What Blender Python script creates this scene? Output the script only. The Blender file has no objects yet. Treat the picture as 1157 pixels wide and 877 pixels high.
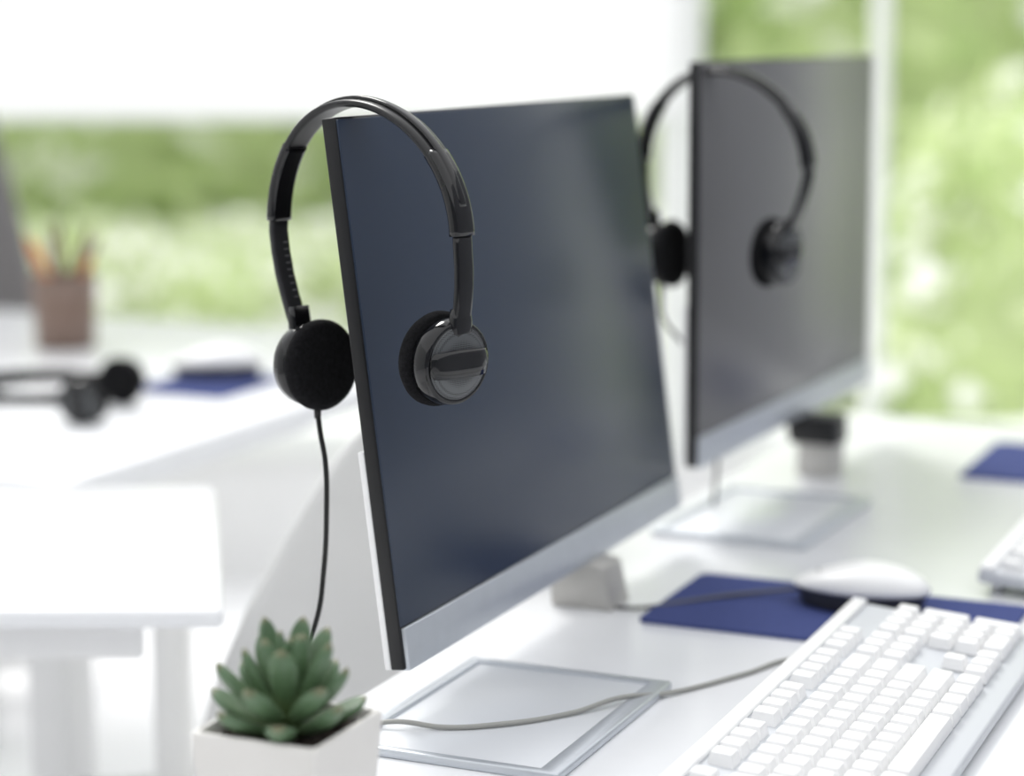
import bpy, bmesh, math, random
from mathutils import Vector, Matrix, Euler
random.seed(7)
scene=bpy.context.scene
DESK=0.74; CZ=1.19
# ------------------------------------------------------------ materials
def mat(name,col,rough=0.5,metal=0.0,noise=0.0,nscale=20.0,bump=0.0,bscale=200.0,spec=0.5,trans=0.0,coat=0.0,sss=0.0):
    m=bpy.data.materials.new(name); m.use_nodes=True
    nt=m.node_tree; b=nt.nodes['Principled BSDF']
    b.inputs['Roughness'].default_value=rough; b.inputs['Metallic'].default_value=metal
    b.inputs['Specular IOR Level'].default_value=spec
    b.inputs['Coat Weight'].default_value=coat
    tc=nt.nodes.new('ShaderNodeTexCoord')
    n=nt.nodes.new('ShaderNodeTexNoise'); n.inputs['Scale'].default_value=nscale; n.inputs['Detail'].default_value=3
    nt.links.new(tc.outputs['Object'],n.inputs['Vector'])
    r=nt.nodes.new('ShaderNodeValToRGB')
    lo=[max(0,c*(1-noise)) for c in col[:3]]; hi=[min(1,c*(1+noise)) for c in col[:3]]
    r.color_ramp.elements[0].position=0.3; r.color_ramp.elements[1].position=0.7
    r.color_ramp.elements[0].color=(*lo,1); r.color_ramp.elements[1].color=(*hi,1)
    nt.links.new(n.outputs['Fac'],r.inputs['Fac']); nt.links.new(r.outputs['Color'],b.inputs['Base Color'])
    if bump>0:
        n2=nt.nodes.new('ShaderNodeTexNoise'); n2.inputs['Scale'].default_value=bscale
        nt.links.new(tc.outputs['Object'],n2.inputs['Vector'])
        bp=nt.nodes.new('ShaderNodeBump'); bp.inputs['Strength'].default_value=bump; bp.inputs['Distance'].default_value=0.001
        nt.links.new(n2.outputs['Fac'],bp.inputs['Height']); nt.links.new(bp.outputs['Normal'],b.inputs['Normal'])
    if trans>0:
        out=nt.nodes['Material Output']; tr=nt.nodes.new('ShaderNodeBsdfTranslucent'); mx=nt.nodes.new('ShaderNodeMixShader')
        nt.links.new(r.outputs['Color'],tr.inputs['Color'])
        mx.inputs[0].default_value=trans
        nt.links.new(b.outputs[0],mx.inputs[1]); nt.links.new(tr.outputs[0],mx.inputs[2]); nt.links.new(mx.outputs[0],out.inputs['Surface'])
    return m
M={}
M['white_desk']=mat('desk_white_laminate',(.87,.88,.90),.25,noise=.01)
M['white_plastic']=mat('white_plastic',(.88,.88,.88),.35,noise=.01)
M['offwhite']=mat('offwhite_plastic',(.80,.80,.80),.4,noise=.01)
M['chair_white']=mat('chair_white',(.70,.70,.69),.45,noise=.01)
M['floor']=mat('floor_pale',(.93,.93,.94),.35,noise=.02,nscale=3)
M['wall']=mat('wall_paint',(.88,.88,.87),.7,noise=.01)
M['wall_grey']=mat('added_wall_grey',(.34,.35,.38),.7,noise=.03,nscale=2)  # grey for the unseen wall that the screens reflect
M['wall_dark']=mat('added_wall_dark',(.16,.17,.19),.7,noise=.03,nscale=2)  # dark tone for the added wall, to darken reflections
M['frame']=mat('window_frame_white',(.88,.90,.86),.5)
M['blind']=mat('blind_fabric',(.97,.97,.97),.8,trans=.5)
M['screen']=mat('screen_glass',(.019,.031,.058),.30,spec=.45)
M['screen_reflect']=mat('screen_glass_reflect',(.120,.119,.124),.28,spec=.5)  # the second screen's grey reflection is put into its base colour
M['bezel']=mat('bezel_black',(.010,.010,.011),.38,spec=.35)
M['silver']=mat('silver_satin',(.56,.59,.63),.38,metal=.6,noise=.02,nscale=60)
M['base_plate']=mat('base_plate_pearl',(.72,.74,.77),.3,metal=.15)
M['stand']=mat('stand_grey',(.44,.43,.41),.35,metal=.2)
M['gloss_black']=mat('headphone_gloss_black',(.005,.005,.006),.10,spec=.45)
M['satin_black']=mat('headphone_satin_black',(.009,.009,.010),.30,spec=.4)
M['slider']=mat('slider_dark_grey',(.028,.028,.030),.33,spec=.4)
M['tick']=mat('slider_tick_grey',(.16,.16,.165),.4)
M['foam']=mat('earpad_foam',(.008,.008,.009),.95,noise=.4,nscale=400,bump=.8,bscale=900,spec=.15)
M['cable']=mat('cable_black',(.010,.010,.010),.45,spec=.3)
M['cable_grey']=mat('cable_grey',(.33,.33,.31),.45)
M['cable_dark']=mat('cable_dark_grey',(.11,.11,.11),.45)
M['blue_pad']=mat('mousepad_navy',(.050,.068,.20),.85,noise=.12,nscale=500,spec=.2)
M['mouse_dark']=mat('mouse_dark',(.04,.04,.043),.4)
M['keycap']=mat('keycap_white',(.86,.86,.86),.45)
M['kbase']=mat('keyboard_base',(.55,.57,.60),.45)
M['pot']=mat('pot_ceramic_white',(.76,.74,.71),.35,noise=.02)
M['soil']=mat('soil',(.035,.026,.02),.95,noise=.6,nscale=300,bump=1,bscale=300)
M['cup']=mat('pencil_cup_brown',(.20,.135,.105),.4)
M['orange']=mat('pencil_orange',(.78,.27,.05),.5)
M['chair_grey']=mat('chair_grey',(.20,.19,.19),.7)
M['ground']=mat('paving_pale',(.92,.93,.90),.9,noise=.04,nscale=1)
M['leafA']=mat('leaf_light',(.74,.83,.50),.6,noise=.12,nscale=3,trans=.35)  # leaf colours paled, with the outdoor haze put into them
M['leafB']=mat('leaf_mid',(.63,.74,.38),.6,noise=.15,nscale=3,trans=.35)
M['leafC']=mat('leaf_dark',(.46,.59,.26),.6,noise=.15,nscale=3,trans=.35)
M['leafD']=mat('leaf_pale',(.93,.95,.85),.6,noise=.05,nscale=3,trans=.35)
M['glint']=mat('glint_white',(.97,.97,.95),.6)  # white for the specks that imitate bright glints in the foliage
M['trunk']=mat('bark',(.62,.66,.48),.9,noise=.15)
def grille():
    m=bpy.data.materials.new('earcup_grille'); m.use_nodes=True; nt=m.node_tree; b=nt.nodes['Principled BSDF']
    tc=nt.nodes.new('ShaderNodeTexCoord')
    v=nt.nodes.new('ShaderNodeTexVoronoi'); v.inputs['Scale'].default_value=900; v.inputs['Randomness'].default_value=0.0
    nt.links.new(tc.outputs['Object'],v.inputs['Vector'])
    r=nt.nodes.new('ShaderNodeValToRGB'); r.color_ramp.elements[0].position=.25; r.color_ramp.elements[1].position=.45
    r.color_ramp.elements[0].color=(.01,.01,.01,1); r.color_ramp.elements[1].color=(.10,.105,.11,1)
    nt.links.new(v.outputs['Distance'],r.inputs['Fac']); nt.links.new(r.outputs['Color'],b.inputs['Base Color'])
    b.inputs['Metallic'].default_value=.4; b.inputs['Roughness'].default_value=.38
    return m
M['grille']=grille()
def leafmat():
    m=bpy.data.materials.new('succulent_leaf'); m.use_nodes=True; nt=m.node_tree; b=nt.nodes['Principled BSDF']
    a=nt.nodes.new('ShaderNodeAttribute'); a.attribute_name='tip'; a.attribute_type='GEOMETRY'
    r=nt.nodes.new('ShaderNodeValToRGB')
    e=r.color_ramp.elements; e[0].position=0; e[0].color=(.26,.34,.16,1); e[1].position=1; e[1].color=(.22,.20,.11,1)
    x=e.new(.40); x.color=(.135,.22,.11,1); y=e.new(.90); y.color=(.11,.195,.10,1)
    nt.links.new(a.outputs['Fac'],r.inputs['Fac'])
    tc=nt.nodes.new('ShaderNodeTexCoord'); n=nt.nodes.new('ShaderNodeTexNoise'); n.inputs['Scale'].default_value=150
    nt.links.new(tc.outputs['Object'],n.inputs['Vector'])
    mx=nt.nodes.new('ShaderNodeMixRGB'); mx.blend_type='MULTIPLY'; mx.inputs[0].default_value=.3
    nt.links.new(r.outputs['Color'],mx.inputs[1]); nt.links.new(n.outputs['Fac'],mx.inputs[2])
    nt.links.new(mx.outputs[0],b.inputs['Base Color'])
    b.inputs['Roughness'].default_value=.42; b.inputs['Coat Weight'].default_value=.05
    return m
M['succ']=leafmat()
# ------------------------------------------------------------ mesh helpers
def empty(name,loc=(0,0,0),rot=(0,0,0)):
    o=bpy.data.objects.new(name,None); o.location=loc; o.rotation_euler=rot; o.empty_display_size=.05
    bpy.context.collection.objects.link(o); return o
def addmesh(name,verts,faces,mats,parent=None,loc=(0,0,0),rot=(0,0,0),smooth=False,bevel=0,mi=None,matrix=None,seg=2):
    me=bpy.data.meshes.new(name); me.from_pydata([tuple(v) for v in verts],[],faces); 
    if not isinstance(mats,(list,tuple)): mats=[mats]
    for m in mats: me.materials.append(m)
    if mi: 
        for p,i in zip(me.polygons,mi): p.material_index=i
    bm=bmesh.new(); bm.from_mesh(me); bmesh.ops.recalc_face_normals(bm,faces=bm.faces); bm.to_mesh(me); bm.free()
    o=bpy.data.objects.new(name,me); bpy.context.collection.objects.link(o)
    if matrix is not None: o.matrix_basis=matrix
    else: o.location=loc; o.rotation_euler=rot
    if parent: o.parent=parent
    if smooth:
        for p in me.polygons: p.use_smooth=True
    if bevel>0:
        md=o.modifiers.new('bev','BEVEL'); md.width=bevel; md.segments=seg; md.limit_method='ANGLE'; md.angle_limit=math.radians(35)
        for p in me.polygons: p.use_smooth=True
        bm=bmesh.new(); bm.from_mesh(me)
        for e in bm.edges:
            if len(e.link_faces)==2 and e.calc_face_angle(0)>math.radians(35): e.smooth=True
        bm.to_mesh(me); bm.free()
    return o
BOXF=[(0,3,2,1),(4,5,6,7),(0,1,5,4),(1,2,6,5),(2,3,7,6),(3,0,4,7)]
def boxv(x0,x1,y0,y1,z0,z1):
    return [(x0,y0,z0),(x1,y0,z0),(x1,y1,z0),(x0,y1,z0),(x0,y0,z1),(x1,y0,z1),(x1,y1,z1),(x0,y1,z1)]
def box(name,x0,x1,y0,y1,z0,z1,m,parent=None,bevel=0.0,**k):
    return addmesh(name,boxv(x0,x1,y0,y1,z0,z1),BOXF,m,parent,bevel=bevel,**k)
def prism(name,poly,z0,z1,m,parent=None,bevel=0,**k):
    n=len(poly); v=[(p[0],p[1],z0) for p in poly]+[(p[0],p[1],z1) for p in poly]
    f=[tuple(range(n))[::-1],tuple(range(n,2*n))]+[(i,(i+1)%n,n+(i+1)%n,n+i) for i in range(n)]
    return addmesh(name,v,f,m,parent,bevel=bevel,**k)
def xprism(name,prof,xa,xb,m,parent,bevel=0,matrix=None):
    n=len(prof); v=[(xa,a,b) for a,b in prof]+[(xb,a,b) for a,b in prof]
    f=[tuple(range(n)),tuple(range(n,2*n))]+[(i,(i+1)%n,n+(i+1)%n,n+i) for i in range(n)]
    return addmesh(name,v,f,m,parent,bevel=bevel,matrix=matrix)
def lathe(name,prof,m,parent,matrix,seg=48,mi=None):
    v=[];f=[]
    for (t,r) in prof:
        for i in range(seg):
            a=2*math.pi*i/seg; v.append((t,r*math.cos(a),r*math.sin(a)))
    for k in range(len(prof)-1):
        for i in range(seg):
            j=(i+1)%seg; f.append((k*seg+i,k*seg+j,(k+1)*seg+j,(k+1)*seg+i))
    f.append(tuple(range(seg))); f.append(tuple((len(prof)-1)*seg+i for i in range(seg)))
    return addmesh(name,v,f,m,parent,matrix=matrix,smooth=True,mi=mi)
def sweep(name,path,m,parent,smooth=True,seg=12):
    """path: list of (X,Z,halfwidth,halfthick) in the XZ plane; width along Y."""
    v=[];f=[];n=len(path)
    for k,(X,Z,hw,ht) in enumerate(path):
        a=path[max(0,k-1)]; b=path[min(n-1,k+1)]
        tx,tz=b[0]-a[0],b[1]-a[1]; l=math.hypot(tx,tz) or 1; nx,nz=-tz/l,tx/l
        for i in range(seg):
            th=2*math.pi*(i+.5)/seg; c,s=math.cos(th),math.sin(th)
            cy=math.copysign(abs(c)**.35,c); cs=math.copysign(abs(s)**.6,s)
            v.append((X+nx*ht*cs,hw*cy,Z+nz*ht*cs))
    for k in range(n-1):
        for i in range(seg):
            j=(i+1)%seg; f.append((k*seg+i,k*seg+j,(k+1)*seg+j,(k+1)*seg+i))
    f.append(tuple(range(seg))); f.append(tuple((n-1)*seg+i for i in range(seg)))
    return addmesh(name,v,f,m,parent,smooth=smooth)
def cable(name,pts,r,m,parent=None):
    cu=bpy.data.curves.new(name,'CURVE'); cu.dimensions='3D'; cu.bevel_depth=r; cu.bevel_resolution=3; cu.resolution_u=16
    s=cu.splines.new('BEZIER'); s.bezier_points.add(len(pts)-1)
    for bp,p in zip(s.bezier_points,pts):
        bp.co=p; bp.handle_left_type='AUTO'; bp.handle_right_type='AUTO'
    cu.materials.append(m)
    o=bpy.data.objects.new(name,cu); bpy.context.collection.objects.link(o)
    if parent: o.parent=parent
    return o
# ------------------------------------------------------------ desk frame (origin under monitor near corner)
YAW=0.4116; O1=Vector((-.069,1.3617,0))
WD=Vector((math.sin(YAW),math.cos(YAW),0)); ND=Vector((math.cos(YAW),-math.sin(YAW),0))
def P(w,n,z=0): return O1+WD*w+ND*n+Vector((0,0,DESK+z))
RZ=math.pi/2-YAW
def local_empty(name,w,n,z=0,extra=0): return empty(name,P(w,n,z),(0,0,RZ+extra))   # local X = along desk, local -Y = towards the user
# ------------------------------------------------------------ room
box('floor',-3.2,2.5,-2.2,4.6,-.1,0,M['floor'])
box('wall_back',-3.2,2.5,4.6,4.75,0,.30,M['wall'])
box('wall_back_header',-3.2,2.5,4.6,4.75,2.5,2.8,M['wall'])
box('added_wall_right',2.4,2.5,-2.2,4.6,0,2.8,M['wall_grey'])  # unseen, added in dim grey so the screens reflect dull
box('wall_left',-3.3,-3.2,-2.2,4.75,0,2.8,M['wall'])
box('added_wall_front',-3.2,2.5,-2.3,-2.2,0,2.8,M['wall_dark'])  # added behind the camera so surfaces facing it reflect dark
w1=empty('window_1',(0,4.62,0))
for i,(a,b) in enumerate([(-3.2,-3.1),(-1.62,-1.54),(.315,.40)]):
    box('mullion_%d'%i,a,b,-.04,.06,.30,2.5,M['frame'],w1,bevel=.006)
box('sill_rail',-3.2,.40,-.05,.07,.28,.34,M['frame'],w1,bevel=.006)
w2=empty('window_2',(0,4.62,0))
for i,(a,b) in enumerate([(.765,.792),(1.55,1.60),(2.33,2.4)]):
    box('mullion_%d'%i,a,b,-.04,.06,.30,2.5,M['frame'],w2,bevel=.006)
box('sill_rail',.401,2.4,-.05,.07,.28,.34,M['frame'],w2,bevel=.006)
rb=empty('roller_blind',(0,4.54,0))
box('fabric',-3.1,.36,0,.006,1.015,2.45,M['blind'],rb)
box('bottom_bar',-3.1,.36,-.008,.014,1.0,1.02,M['frame'],rb,bevel=.004)
box('cassette',-3.1,.36,-.04,.04,2.42,2.5,M['frame'],rb,bevel=.01)
# ------------------------------------------------------------ outdoors
box('ground',-40,40,4.8,60,-.9,-.5,M['ground'])
def foliage(name,loc,rad,n,leaf,weights,trunk=True,glints=0):
    v=[];f=[];mi=[]
    bm=bmesh.new(); bmesh.ops.create_icosphere(bm,subdivisions=3,radius=1)
    for q in bm.verts:
        k=1+.12*math.sin(q.co.x*5+loc[0])+.1*math.sin(q.co.z*7+loc[1])
        v.append((q.co.x*rad[0]*k*.93,q.co.y*rad[1]*k*.93,q.co.z*rad[2]*k*.93))
    for q in bm.faces: f.append(tuple(w.index for w in q.verts)); mi.append(1)
    bm.free()
    for _ in range(n):
        d=Vector((random.gauss(0,1),random.gauss(0,1),random.gauss(0,1))).normalized()
        k=(1+.12*math.sin(d.x*5+loc[0])+.1*math.sin(d.z*7+loc[1]))*random.uniform(.9,1.1)
        c=Vector((d.x*rad[0]*k,d.y*rad[1]*k,d.z*rad[2]*k))
        a=Vector((random.gauss(0,1),random.gauss(0,1),random.gauss(0,1))).normalized(); b=a.orthogonal().normalized()
        s=leaf*random.uniform(.6,1.3); i=len(v)
        v+= [c+a*s,c+b*s*.5,c-a*s,c-b*s*.5]; f.append((i,i+1,i+2,i+3)); mi.append(random.choices([0,1,2,3],weights)[0])
    for _ in range(glints):  # small white specks stand in for light glints, blurring to bokeh discs
        d=Vector((random.gauss(0,1),random.gauss(0,.5)-1.2,random.gauss(0,1))).normalized()
        c=Vector((d.x*rad[0]*1.12,d.y*rad[1]*1.12,d.z*rad[2]*1.12)); s=random.uniform(.04,.075); i=len(v)
        v+=[c+Vector(q)*s for q in ((1,0,0),(-1,0,0),(0,1,0),(0,-1,0),(0,0,1),(0,0,-1))]
        for t in ((0,2,4),(2,1,4),(1,3,4),(3,0,4),(2,0,5),(1,2,5),(3,1,5),(0,3,5)): f.append(tuple(i+z for z in t)); mi.append(4)
    e=empty(name,loc)
    addmesh('crown',v,f,[M['leafA'],M['leafB'],M['leafC'],M['leafD'],M['glint']],e,mi=mi)
    if trunk:
        h=loc[2]+.5
        lathe('trunk',[(-h,.12),(-h*.5,.09),(0,.07)],M['trunk'],e,Matrix(((0,1,0,0),(0,0,1,0),(1,0,0,0),(0,0,0,1))),seg=10)
    return e
tree=[((-5.2,13,1.5),(2.2,1.8,2.0)),((-2.2,14,1.9),(2.0,1.8,2.1)),((.6,14.5,1.6),(2.2,1.8,2.0)),((2.6,12.0,1.8),(1.9,1.6,2.6)),((5.2,13,1.6),(2.2,1.8,2.4)),((1.3,17,3.4),(3,2,3.2)),((4.2,17,3.6),(3,2,3.4)),((-4,18,3.0),(3.5,2,3))]
for i,(l,r) in enumerate(tree): foliage('tree' if i==0 else 'tree.%03d'%i,l,r,1300,.16,(4,4,3,4) if l[0]>-1 and i!=2 else (4,3,2,6),True,40)
shr=[((2.0,8.2,.1),(.8,.6,.75)),((3.0,8.6,.25),(.8,.6,.9)),((1.1,9.4,-.05),(.6,.5,.6)),((4.2,9,.2),(.8,.6,.8)),((-1.75,10.7,-.15),(.8,.45,.42)),((-3.1,10.7,-.15),(.8,.45,.40)),((-.65,10.9,-.15),(.6,.45,.40))]
for i,(l,r) in enumerate(shr): foliage('shrub' if i==0 else 'shrub.%03d'%i,l,r,900,.08,(6,3,2,5) if l[0]>0 else (4,1,0,9),False,14)
# ------------------------------------------------------------ main desk
dk=local_empty('white_desk',0,0,0)
def xy(w0,w1_,n0,n1): return (w0,w1_,-n1,-n0)
x0,x1,y0,y1=xy(-1.0,1.27,-.06,.75)
box('table_top',x0,x1,y0,y1,-.03,0,M['white_desk'],dk,bevel=.003)
for i,(a,b) in enumerate([(x0+.06,y0+.06),(x1-.06,y0+.06),(x0+.06,y1-.06),(x1-.06,y1-.06)]):
    box('leg_%d'%i,a-.025,a+.025,b-.025,b+.025,-DESK,-.03,M['offwhite'],dk,bevel=.003)
# ------------------------------------------------------------ left desks
ld=empty('white_desk.001',(-.255,2.578,DESK),(0,0,RZ))
box('table_top',-.48,.62,0,1.0,-.03,0,M['white_desk'],ld,bevel=.003)
for i,(a,b) in enumerate([(-.42,.06),(.56,.06),(-.42,.94),(.56,.94)]):
    box('leg_%d'%i,a-.025,a+.025,b-.025,b+.025,-DESK,-.03,M['offwhite'],ld,bevel=.003)
lc=empty('white_desk.002',(0,0,0))
prism('table_top',[(-1.5,1.65),(-.226,1.65),(-.296,2.12),(-1.5,2.12)],DESK-.016,DESK,M['white_desk'],lc,bevel=.006,seg=3)
box('apron',-1.44,-.30,1.70,1.715,DESK-.055,DESK-.016,M['white_plastic'],lc,bevel=.003)
for i,(a,b) in enumerate([(-1.46,1.69),(-1.46,2.07),(-.335,2.07),(-.78,1.715)]):
    box('leg_%d'%i,a-.018,a+.018,b-.018,b+.018,0,DESK-.016,M['white_plastic'],lc,bevel=.003)
# ------------------------------------------------------------ white shell chair
def shell_chair(name,loc,rz):
    e=empty(name,loc,(0,0,rz))
    prof=[(.40,.215),(.50,.232),(.58,.232),(.675,.205),(.74,.178),(.80,.147),(.84,.122),(.87,.095),(.888,.065),(.898,.035),(.902,.010)]
    v=[];f=[];NU,NV=24,len(prof)-1
    for j,(z,hw) in enumerate(prof):
        t=(z-.40)/.5
        for i in range(NU+1):
            s=-1+2*i/NU; x=s*hw
            y=-.06*(s*hw/.215)**2+.03*t*t
            v.append((x,y,z))
    for j in range(NV):
        for i in range(NU):
            a=j*(NU+1)+i; f.append((a,a+1,a+NU+2,a+NU+1))
    o=addmesh('backrest',v,f,M['chair_white'],e,smooth=True); md=o.modifiers.new('s','SOLIDIFY'); md.thickness=.014; md.offset=0
    md=o.modifiers.new('sub','SUBSURF'); md.levels=1; md.render_levels=1
    v=[];f=[]
    for j in range(13):
        for i in range(17):
            s=-1+2*i/16; t=j/12; hw=.20-.02*t
            v.append((s*hw,-.38*t+.0-.06*(1-t)*s*s,.44-.04*(1-abs(2*t-1)**2)+.02*s*s*t))
    for j in range(12):
        for i in range(16):
            a=j*17+i; f.append((a,a+1,a+18,a+17))
    o=addmesh('seat',v,f,M['chair_white'],e,smooth=True); md=o.modifiers.new('s','SOLIDIFY'); md.thickness=.018
    for i,(a,b) in enumerate([(-.17,-.02),(.17,-.02),(-.17,-.32),(.17,-.32)]):
        lathe('leg_%d'%i,[(0,.010),(.41,.014)],M['offwhite'],e,Matrix(((0,1,0,a),(0,0,1,b),(1,0,0,0),(0,0,0,1))),seg=16)
    return e
shell_chair('white_chair',(-.052,1.86,0),math.radians(218))
# ------------------------------------------------------------ monitors
def monitor(name,loc,yaw,tilt,zb,ring,col,scr,black_top=False):
    e=empty(name,loc,(0,0,math.pi/2-yaw)); W,H,T=.54,.360,.011
    tm=Matrix.Translation((0,0,zb))@Matrix.Rotation(-tilt,4,'X')
    box('panel_body',0,W,0.0012,T,0,H,M['bezel'],e,bevel=.0012,matrix=tm)
    box('screen_glass',.0015,W-.0015,0,.0025,.0285,H-.0015,M[scr],e,bevel=.0005,matrix=tm)
    box('chin',.003,W,-.0018,T-.002,-.001,.0275,M['silver'],e,bevel=.001,matrix=tm)
    xprism('back_housing',[(T,.0),(T,.20),(T+.006,.185),(T+.022,.15),(T+.030,.05),(T+.012,.0)],.09,W-.09,M['white_plastic'],e,.003,tm)
    box('back_strip',.001,W-.004,T,T+.005,0,.145,M['white_plastic'],e,bevel=.001,matrix=tm)
    cx0,cx1,cy=col
    if black_top:
        xprism('stand_column',[(cy-.036,0),(cy-.036,.034),(cy+.004,.034),(cy+.004,0)],cx0,cx1-.002,M['stand'],e,.002)
        xprism('stand_neck',[(cy-.038,.033),(cy-.036,zb-.002),(cy+.010,zb-.002),(cy+.018,.12),(cy+.030,.12),(cy+.012,.033)],cx0-.001,cx1+.003,M['bezel'],e,.002)
    else:
        xprism('stand_column',[(-.022,0),(-.014,.034),(-.002,.0372),(.0125,.0380),(.024,.11),(.036,.11),(.030,0)],cx0,cx1,M['stand'],e,.002)
    rx0,rx1,ry0,ry1=ring; h=.006; bt,bl,bf=.007,.009,.015
    def ringpts(z):
        return [(rx0,ry0,z),(rx1,ry0,z),(rx1,ry1,z),(rx0,ry1,z),(rx0+bt,ry0+bf,z),(rx1-bt,ry0+bf,z),(rx1-bt,ry1-bl,z),(rx0+bt,ry1-bl,z)]
    V=ringpts(0.0)+ringpts(h);F=[]
    for i in range(4):
        j=(i+1)%4
        F+=[(i,j,4+j,4+i),(8+i,8+j,12+j,12+i),(i,j,8+j,8+i),(4+i,4+j,12+j,12+i)]
    addmesh('base_rim',V,F,M['silver'],e,bevel=.0015)
    box('base_plate',rx0+bt-.001,rx1-bt+.001,ry0+bf-.001,ry1-bl+.001,0,.0035,M['base_plate'],e,bevel=.0005)
    return e
monitor('computer_monitor',(O1.x,O1.y,DESK),YAW,.1284,.0382,(-.06,.147,-.132,.020),(.318,.358,0),'screen')
monitor('computer_monitor.001',(.1654,1.9012,DESK),.4429,.0053,.0624,(-.01,.20,-.105,.04),(.300,.340,0),'screen_reflect',True)
# ------------------------------------------------------------ headphones
def headphones(name,loc,rz,sw=(-9,-6.5),lx=-.047,rx=.055,lz=-.1765,rzc=-.161,rot=None,relief=-.062):
    e=empty(name,loc,rot if rot else (0,0,rz))
    R=.0845
    def arc(t0,t1,n,hw,ht,off=0):
        p=[]
        for k in range(n+1):
            t=math.radians(t0+(t1-t0)*k/n)
            p.append((-(R+off)*math.cos(t)-.006*math.sin(t)**2, -.0855+(.0825+off)*math.sin(t), hw if not callable(hw) else hw(t),ht))
        return p
    sweep('headband',arc(8,172,56,lambda t:.0080+.0026*math.sin(t),.0026),M['satin_black'],e)
    sweep('headband_rail_outer',[(a,b,.0034,.0018) for a,b,_,_ in arc(14,166,48,.003,.0016,.0030)],M['gloss_black'],e)
    for s,nm in ((-1,'left'),(1,'right')):
        p=arc(2,40,16,.0090,.0042) if s<0 else arc(178,140,16,.0090,.0042)
        sweep('end_cap_'+nm,p,M['gloss_black'],e)
    L=[(-.0845,-.078),(-.0852,-.090),(-.0848,-.104),(-.0832,-.118),(-.0800,-.132),(-.0760,-.146),(-.0735,-.153)]
    Rr=[(.0842,-.078),(.0850,-.090),(.0852,-.102),(.0845,-.114),(.0828,-.126),(.0805,-.136),(.0800,-.142)]
    dl=lx+.047; dr=rx-.055
    L=[(a+dl*max(0,(-b-.09))/.063,b+(lz+.1765)*max(0,(-b-.08))/.073) for a,b in L]
    Rr=[(a+dr*max(0,(-b-.09))/.052,b) for a,b in Rr]
    sweep('slider_left',[(a,b,.0074,.0026) for a,b in L],M['slider'],e)
    sweep('slider_right',[(a,b,.0074,.0026) for a,b in Rr],M['gloss_black'],e)
    for k in range(9):
        z=-.098-k*.0045
        x=0
        for (a,b),(a2,b2) in zip(L[:-1],L[1:]):
            if b>=z>=b2: x=a+(a2-a)*(b-z)/(b-b2)
        box('tick_%d'%k,x+.0014,x+.0030,.001,.0045,z,z+.0010,M['tick'],e)
    capprof=[(.0012,.0),(.0010,.010),(.0018,.0185),(.0036,.0228),(.0046,.0238)]
    shell=[(.0040,.0238),(.0036,.0250),(.0055,.0266),(.0110,.0276),(.0165,.0276),(.0180,.0262),(.0182,.0200)]
    pad=[(.0180,.0250),(.0190,.0285),(.0215,.0303),(.0250,.0303),(.0282,.0285),(.0295,.0250),(.0290,.0180),(.0284,.0)]
    for nm,c,ang,sgn in (('left',Vector((lx,0,lz)),sw[0],1),('right',Vector((rx,0,rzc)),sw[1],-1)):
        a=math.radians(ang)
        ax=Vector((math.cos(a)*sgn,math.sin(a)*sgn,.05)).normalized()
        o=c-ax*.029
        yv=Vector((0,0,1)).cross(ax).normalized(); zv=ax.cross(yv)
        m=Matrix(((ax.x,yv.x,zv.x,o.x),(ax.y,yv.y,zv.y,o.y),(ax.z,yv.z,zv.z,o.z),(0,0,0,1)))
        lathe('earcup_shell_'+nm,shell,M['gloss_black'],e,m)
        lathe('earpad_'+nm,pad,M['foam'],e,m)
        lathe('earcup_grille_'+nm,capprof,M['grille'],e,m)
        V=[];F=[];N=20
        def xx(yy,zz): return .0002 + .0035*max(0,(math.hypot(yy,zz)-.014)/.0105)**2
        for k in range(N+1):
            y=-.0236+.0472*k/N
            lim=math.sqrt(max(0,.0240**2-y*y)); hh=min(lim,.0078+.0012*math.cos(y/.024*math.pi/2))
            for z in (-hh,-hh*.33,hh*.33,hh): V.append((xx(y,z),y,z))
        for k in range(N):
            for q in range(3):
                a0=k*4+q; F.append((a0,a0+1,a0+5,a0+4))
        ob=addmesh('earcup_band_'+nm,V,F,M['gloss_black'],e,matrix=m,smooth=True)
        md=ob.modifiers.new('s','SOLIDIFY'); md.thickness=.0010; md.offset=0
        kx,kz=((L[-1][0],L[-1][1]) if nm=='left' else (Rr[-1][0],Rr[-1][1]))
        sweep('yoke_'+nm,[(kx-.0002,kz+.014,.0076,.0030),(kx,kz+.006,.0085,.0036),(kx-.001*sgn*-1,kz-.001,.0085,.0042),(kx+.002*sgn,kz-.006,.0075,.0044)],M['gloss_black'],e)
        if nm=='left': lathe('cable_strain_relief',[(0,.0028),(.010,.0022)],M['cable'],e,Matrix(((0,1,0,relief),(0,0,1,-.003),(-1,0,0,c.z-.026),(0,0,0,1))),seg=14)
    return e
A1=math.atan2(-.67,.74)
hp1=headphones('headphones',(-.0935,1.395,CZ-.0435),A1,sw=(-1,-5),lx=-.0395,rx=.058,relief=-.046)
cable('cord',[(-.0460,-.003,-.208),(-.0425,-.004,-.222),(-.0360,-.006,-.240),(-.0355,-.006,-.275),(-.039,-.006,-.315),(-.041,-.012,-.350),(-.046,-.03,-.385),(-.046,-.06,-.4045),(-.02,-.085,-.4045)],.0018,M['cable'],hp1)
hp2=headphones('headphones.001',(.186,1.911,CZ-.0335),math.atan2(-.60,.80),sw=(6,4),rx=.042,lz=-.165,rzc=-.158)
cable('cord',[(-.0620,-.003,-.196),(-.058,-.004,-.225),(-.045,.005,-.245),(-.030,.03,-.28),(-.045,.07,-.36),(-.06,.09,-.4145)],.0018,M['cable'],hp2)
hp3=headphones('headphones.002',(-.645,2.575,DESK+.030),0,rot=(math.radians(-90),0,math.radians(72)))
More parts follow.
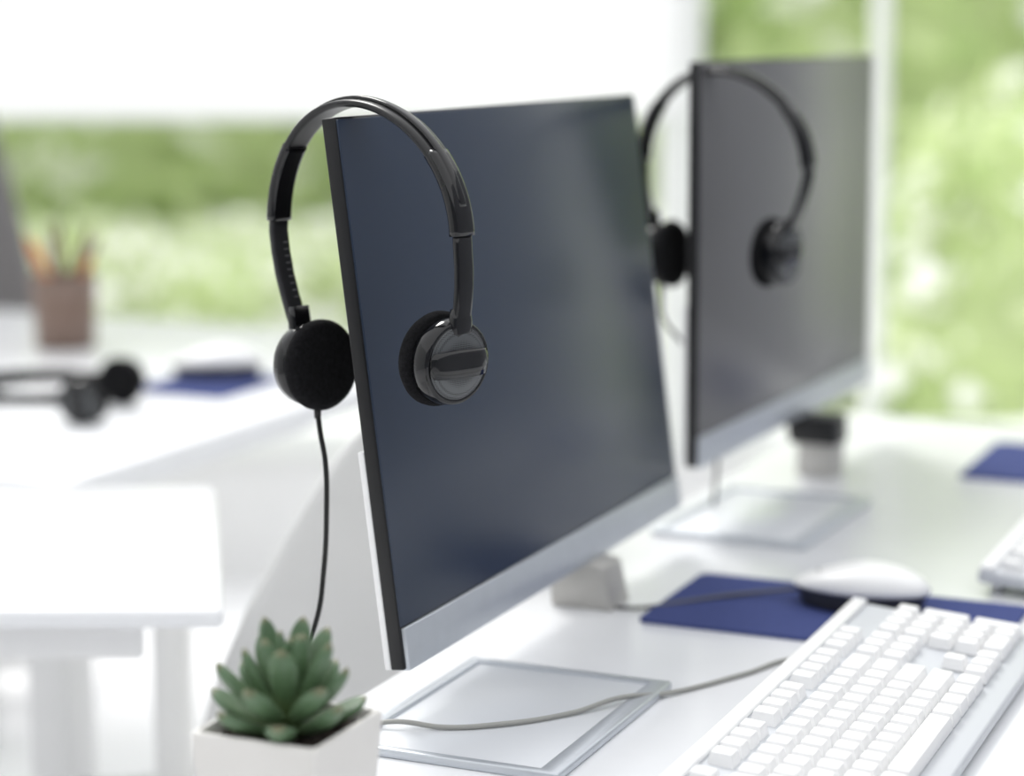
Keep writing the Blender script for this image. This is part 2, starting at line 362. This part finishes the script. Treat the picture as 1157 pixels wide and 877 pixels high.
# ------------------------------------------------------------ mouse + pads
def pad(name,w0,w1_,n0,n1):
    e=local_empty(name,w0,n0); 
    W_,N_=w1_-w0,n1-n0; r=.008; poly=[]
    for cx,cy,a0 in ((W_-r,-r,0),(r,-r,90),(r,-N_+r,180),(W_-r,-N_+r,270)):
        for k in range(5):
            a=math.radians(a0+k*22.5); poly.append((cx+r*math.cos(a),cy+r*math.sin(a)))
    prism('pad_sheet',poly,0,.003,M['blue_pad'],e)
    return e
pad('mouse_pad',.298,.456,.050,.32)
pad('mouse_pad.001',.94,1.14,.160,.40)
def mouse(name,loc,rz,sc_=1.0):
    e=empty(name,loc,(0,0,rz)); e.scale=(sc_,)*3; Lh,Wh,Ht=.054,.031,.035
    for part,zlo,sc,m in (('top_shell',.0150,1.0,M['white_plastic']),('base',.0,.98,M['mouse_dark'])):
        V=[];F=[];NU,NV=36,10
        for j in range(NV+1):
            t=j/NV
            for i in range(NU):
                a=2*math.pi*i/NU; c,s=math.cos(a),math.sin(a)
                ex=math.copysign(abs(c)**.8,c); ey=math.copysign(abs(s)**.8,s)
                if part=='top_shell':
                    ph=t*math.pi/2; rr=math.cos(ph)**.75 if j<NV else .0
                    x=ex*Lh*rr; hump=Ht*(.80+.20*math.cos((x-.008)/.06*1.4)) - .007*max(0,-x/.054)
                    z=zlo+(hump-zlo)*math.sin(ph)**.9
                    y=ey*Wh*rr*(1+.08*math.cos(x/Lh*math.pi))
                else:
                    k=sc-.10*(1-t); x=ex*Lh*k; y=ey*Wh*k*(1+.08*math.cos(x/Lh*math.pi)); z=.001+.0155*t
                V.append((x,y,z))
        for j in range(NV):
            for i in range(NU):
                k=(i+1)%NU; F.append((j*NU+i,j*NU+k,(j+1)*NU+k,(j+1)*NU+i))
        F.append(tuple(range(NU))); F.append(tuple(NV*NU+i for i in range(NU)))
        addmesh(part,V,F,m,e,smooth=True)
    mw=Matrix(((0,1,0,-.033),(1,0,0,-.0035),(0,0,1,.0195),(0,0,0,1)))
    lathe('scroll_wheel',[(0,.004),(.0005,.0065),(.0065,.0065),(.007,.004)],M['mouse_dark'],e,mw,seg=20)
    return e
c=P(.405,.198,.003); ms=mouse('computer_mouse',c,math.atan2(-.40,.9165))
cable('mouse_cord',[(-.053,0,.008),(-.075,-.004,.0045),(-.105,-.022,.002),(-.135,-.052,.0005),(-.165,-.075,-.0012),(-.20,-.07,-.0012),(-.235,-.035,-.0012),(-.262,-.02,-.0012)],.0016,M['cable_dark'],ms)
# ------------------------------------------------------------ keyboards
def keyboard(name,w0,n0,z=.0):
    e=local_empty(name,w0,n0,z)
    Lk,Dk=.442,.148
    tm=Matrix.Translation((0,0,.0105))@Matrix.Rotation(math.radians(4.0),4,'X')
    V=[(-Lk,-Dk,0),(0,-Dk,0),(0,0,0),(-Lk,0,0),(-Lk,-Dk,.009),(0,-Dk,.009),(0,0,.011),(-Lk,0,.011)]
    addmesh('case',V,BOXF,M['kbase'],e,bevel=.003,matrix=tm,seg=3)
    box('rear_lip',-Lk+.002,-.002,-.012,-.001,.010,.0145,M['white_plastic'],e,bevel=.0015,matrix=tm)
    p=.0188; V=[];F=[]
    def key(x,y,wu,hu=1):
        g=.0011; tp=.0022; x0=x+g; x1=x+wu*p-g; y0=y-hu*p+g; y1=y-g; z0=.010; z1=.0185; i=len(V)
        V.extend([(x0,y0,z0),(x1,y0,z0),(x1,y1,z0),(x0,y1,z0),(x0+tp,y0+tp,z1),(x1-tp,y0+tp,z1),(x1-tp,y1-tp*.6,z1),(x0+tp,y1-tp*.6,z1)])
        F.extend([tuple(i+q for q in f) for f in BOXF])
    X0=-Lk+.010; Y0=-.0145
    rows=[[(0,1),(2,1),(3,1),(4,1),(5,1),(6.5,1),(7.5,1),(8.5,1),(9.5,1),(11,1),(12,1),(13,1),(14,1)],
          [(i,1) for i in range(13)]+[(13,2)],
          [(0,1.5)]+[(1.5+i,1) for i in range(12)]+[(13.5,1.5)],
          [(0,1.75)]+[(1.75+i,1) for i in range(11)]+[(12.75,2.25)],
          [(0,2.25)]+[(2.25+i,1) for i in range(10)]+[(12.25,2.75)],
          [(0,1.25),(1.25,1.25),(2.5,1.25),(3.75,6.25),(10,1.25),(11.25,1.25),(12.5,1.25),(13.75,1.25)]]
    def ry(r): return Y0-(r*p+(.004 if r>0 else 0))
    for r,row in enumerate(rows):
        for x,wu in row: key(X0+x*p,ry(r),wu)
    nx=X0+15.25*p
    for r in (0,1,2):
        for k in range(3): key(nx+k*p,ry(r),1)
    key(nx+p,ry(4),1)
    for k in range(3): key(nx+k*p,ry(5),1)
    nx=X0+18.5*p
    for r in range(1,6):
        for k in range(3):
            if r==5 and k==1: continue
            key(nx+k*p,ry(r),2 if (r==5 and k==0) else 1)
    key(nx+3*p,ry(1),1); key(nx+3*p,ry(2),1,2); key(nx+3*p,ry(4),1,2)
    addmesh('keycaps',V,F,M['keycap'],e,bevel=.0006,matrix=tm)
    for i,(a,b) in enumerate([(-Lk+.03,-.012),(-.03,-.012)]):
        box('rear_foot_%d'%i,a-.01,a+.01,b-.004,b+.004,0,.011,M['offwhite'],e)
    for i,(a,b) in enumerate([(-Lk+.03,-.14),(-.03,-.14)]):
        box('front_foot_%d'%i,a-.01,a+.01,b-.004,b+.004,0,.0022,M['offwhite'],e)
    return e
keyboard('computer_keyboard',.340,.207,.003)
keyboard('computer_keyboard.001',.925,.272,.0)
cable('desk_cable',[(-.118,1.372,DESK+.002),(-.092,1.352,DESK+.006),(-.072,1.348,DESK+.0082),(-.045,1.345,DESK+.0055),(-.0106,1.350,DESK+.0055),(.04,1.375,DESK+.0055),(.072,1.3985,DESK+.0082),(.105,1.425,DESK+.003),(.163,1.473,DESK+.002),(.205,1.512,DESK+.002),(.235,1.515,DESK+.002)],.0017,M['cable_grey'])
# ------------------------------------------------------------ potted succulent
pe=empty('potted_succulent',(-.1215,1.131,DESK),(0,0,RZ))
def potmesh():
    s0,s1,h=.034,.039,.080; rin=.0345; V=[];F=[]
    def sq(s,z,r=.004,k=4):
        o=[]
        for cx,cy,a0 in ((s-r,s-r,0),(-s+r,s-r,90),(-s+r,-s+r,180),(s-r,-s+r,270)):
            for q in range(k+1):
                a=math.radians(a0+q*90/k); o.append((cx+r*math.cos(a),cy+r*math.sin(a),z))
        return o
    rings=[sq(s0-.002,0),sq(s0,.002),sq(s1,h-.002),sq(s1-.0012,h),sq(rin+.001,h),sq(rin,h-.002),sq(rin-.001,h-.02)]
    n=len(rings[0])
    for r in rings: V+=r
    for k in range(len(rings)-1):
        for i in range(n): F.append((k*n+i,k*n+(i+1)%n,(k+1)*n+(i+1)%n,(k+1)*n+i))
    F.append(tuple(range(n)))
    o=addmesh('pot',V,F,M['pot'],pe,smooth=True); 
    md=o.modifiers.new('e','EDGE_SPLIT'); md.split_angle=math.radians(40)
potmesh()
V=[];F=[];N=30
for j in range(N+1):
    for i in range(N+1):
        V.append((-.0343+.0686*i/N,-.0343+.0686*j/N,.0725+random.uniform(-.0012,.0018)))
for j in range(N):
    for i in range(N): a=j*(N+1)+i; F.append((a,a+1,a+N+2,a+N+1))
addmesh('soil',V,F,M['soil'],pe,smooth=False)
V=[];F=[];tip=[]
def leaf(base,az,elev,Ln,Wd,Th,curve):
    NU,NV=14,16; d=Vector((math.cos(az),math.sin(az),0)); side=Vector((-math.sin(az),math.cos(az),0)); i0=len(V)
    pos=Vector(base)
    for j in range(NV+1):
        t=j/NV; el=elev+curve*t; dirv=d*math.cos(el)+Vector((0,0,1))*math.sin(el); up=-d*math.sin(el)+Vector((0,0,1))*math.cos(el)
        if j>0: pos=pos+dirv*(Ln/NV)
        w=Wd*(.42+.58*math.sin(min(1,t/.66)*math.pi/2)) if t<.66 else Wd*max(0,1-((t-.66)/.34)**2.0)**.70
        if j==NV: w=Wd*.03
        th=Th*(1-.20*t)*(w/Wd)**.6
        for i in range(NU):
            a=2*math.pi*i/NU; c,s=math.cos(a),math.sin(a)
            off=up*(th*s*(1.0 if s<0 else .45)) + up*(.18*w*abs(c)**2)
            V.append(tuple(pos+side*(w*c)+off)); tip.append(t)
    for j in range(NV):
        for i in range(NU):
            k=(i+1)%NU; F.append((i0+j*NU+i,i0+j*NU+k,i0+(j+1)*NU+k,i0+(j+1)*NU+i))
    F.append(tuple(i0+i for i in range(NU))); F.append(tuple(i0+NV*NU+i for i in range(NU)))
layers=[(7,6,.045,.0088,.0056,34,.002,.004),(7,30,.046,.0088,.0056,22,.007,.004),(5,50,.047,.0082,.0052,16,.012,.003),(4,68,.045,.0072,.0048,10,.017,.003),(3,80,.036,.0056,.0040,4,.021,.001)]
for li,(n,el,Ln,Wd,Th,cv,zb,rb_) in enumerate(layers):
    for q in range(n):
        az=2*math.pi*q/n+li*.47+random.uniform(-.15,.15)
        leaf((math.cos(az)*rb_,math.sin(az)*rb_,.074+zb),az,math.radians(el+random.uniform(-6,6)),Ln*random.uniform(.86,1.06),Wd,Th,math.radians(cv))
so=addmesh('succulent_rosette',V,F,M['succ'],pe,smooth=True)
at=so.data.attributes.new('tip','FLOAT','POINT')
for i,t in enumerate(tip): at.data[i].value=t
# ------------------------------------------------------------ things on the left desk
pc=empty('pencil_cup',(-.640,3.08,DESK))
lathe('cup_body',[(0,.036),(.002,.042),(.105,.047),(.105,.044),(.006,.038)],M['cup'],pc,Matrix(((0,1,0,0),(0,0,1,0),(1,0,0,0),(0,0,0,1))),seg=28)
for i in range(9):
    a=i*.9; tx,ty=math.cos(a)*.42,math.sin(a)*.25
    ax=Vector((tx,ty,1)).normalized(); yv=ax.orthogonal().normalized(); zv=ax.cross(yv); o=Vector((-math.cos(a)*.010,-math.sin(a)*.005,.012))
    m_=Matrix(((ax.x,yv.x,zv.x,o.x),(ax.y,yv.y,zv.y,o.y),(ax.z,yv.z,zv.z,o.z),(0,0,0,1)))
    lathe('pencil_%d'%i,[(0,.005),(.125+.012*(i%3),.005),(.15+.012*(i%3),.0008)],M['orange'] if i in (3,4,0) else M['cup'],pc,m_,seg=8)
p3=empty('mouse_pad.002',(-.385,2.74,DESK),(0,0,RZ))
box('pad_sheet',-.09,.09,-.07,.075,0,.003,M['blue_pad'],p3,bevel=.001)
mouse('computer_mouse.001',(-.385,2.80,DESK+.003),math.radians(5),1.15)
oc=empty('office_chair',(-1.095,3.98,0),(0,0,math.radians(15)))
V=[];F=[]
for j in range(13):
    t=j/12; hw=.24*(1-.55*t**1.5)
    for i in range(13):
        s=-1+2*i/12; V.append((s*hw,-.05*s*s-.08*t,.50+.64*t))
for j in range(12):
    for i in range(12): a=j*13+i; F.append((a,a+1,a+14,a+13))
o=addmesh('backrest',V,F,M['chair_grey'],oc,smooth=True); o.modifiers.new('s','SOLIDIFY').thickness=.04
box('seat',-.24,.24,-.45,0,.42,.49,M['chair_grey'],oc,bevel=.03)
Z=lambda x,y,z: Matrix(((0,1,0,x),(0,0,1,y),(1,0,0,z),(0,0,0,1)))
lathe('gas_column',[(0,.03),(.36,.025)],M['offwhite'],oc,Z(0,-.22,.06),seg=16)
for i in range(5):
    a=i*2*math.pi/5; v=boxv(0,.28,-.02,.02,.05,.09); m_=Matrix.Translation((0,-.22,0))@Matrix.Rotation(a,4,'Z')
    addmesh('base_arm_%d'%i,v,BOXF,M['offwhite'],oc,matrix=m_,bevel=.006)
    lathe('castor_%d'%i,[(-.012,.02),(-.01,.026),(.01,.026),(.012,.02)],M['offwhite'],oc,Matrix.Translation((math.cos(a)*.27,-.22+math.sin(a)*.27,.0265)),seg=16)
# ------------------------------------------------------------ light
w=bpy.data.worlds.new('sky'); scene.world=w; w.use_nodes=True
bg=w.node_tree.nodes['Background']; bg.inputs['Color'].default_value=(.975,.985,1,1); bg.inputs['Strength'].default_value=1.45
s=bpy.data.lights.new('sun','SUN'); s.energy=2.1; s.angle=math.radians(18); s.color=(1,.985,.95)
so_=bpy.data.objects.new('sun',s); bpy.context.collection.objects.link(so_); so_.rotation_euler=(math.radians(-38),math.radians(-18),0)
# ------------------------------------------------------------ camera
cam=bpy.data.cameras.new('camera'); co=bpy.data.objects.new('camera',cam); bpy.context.collection.objects.link(co)
co.location=(0,0,CZ); co.rotation_euler=(math.pi/2-.1640,0,0)
cam.sensor_width=36; cam.lens=2450*36/1157; cam.clip_end=200
cam.dof.use_dof=True; cam.dof.focus_distance=1.36; cam.dof.aperture_fstop=2.8; cam.dof.aperture_blades=0
scene.camera=co
scene.view_settings.view_transform='Standard'; scene.view_settings.look='None'
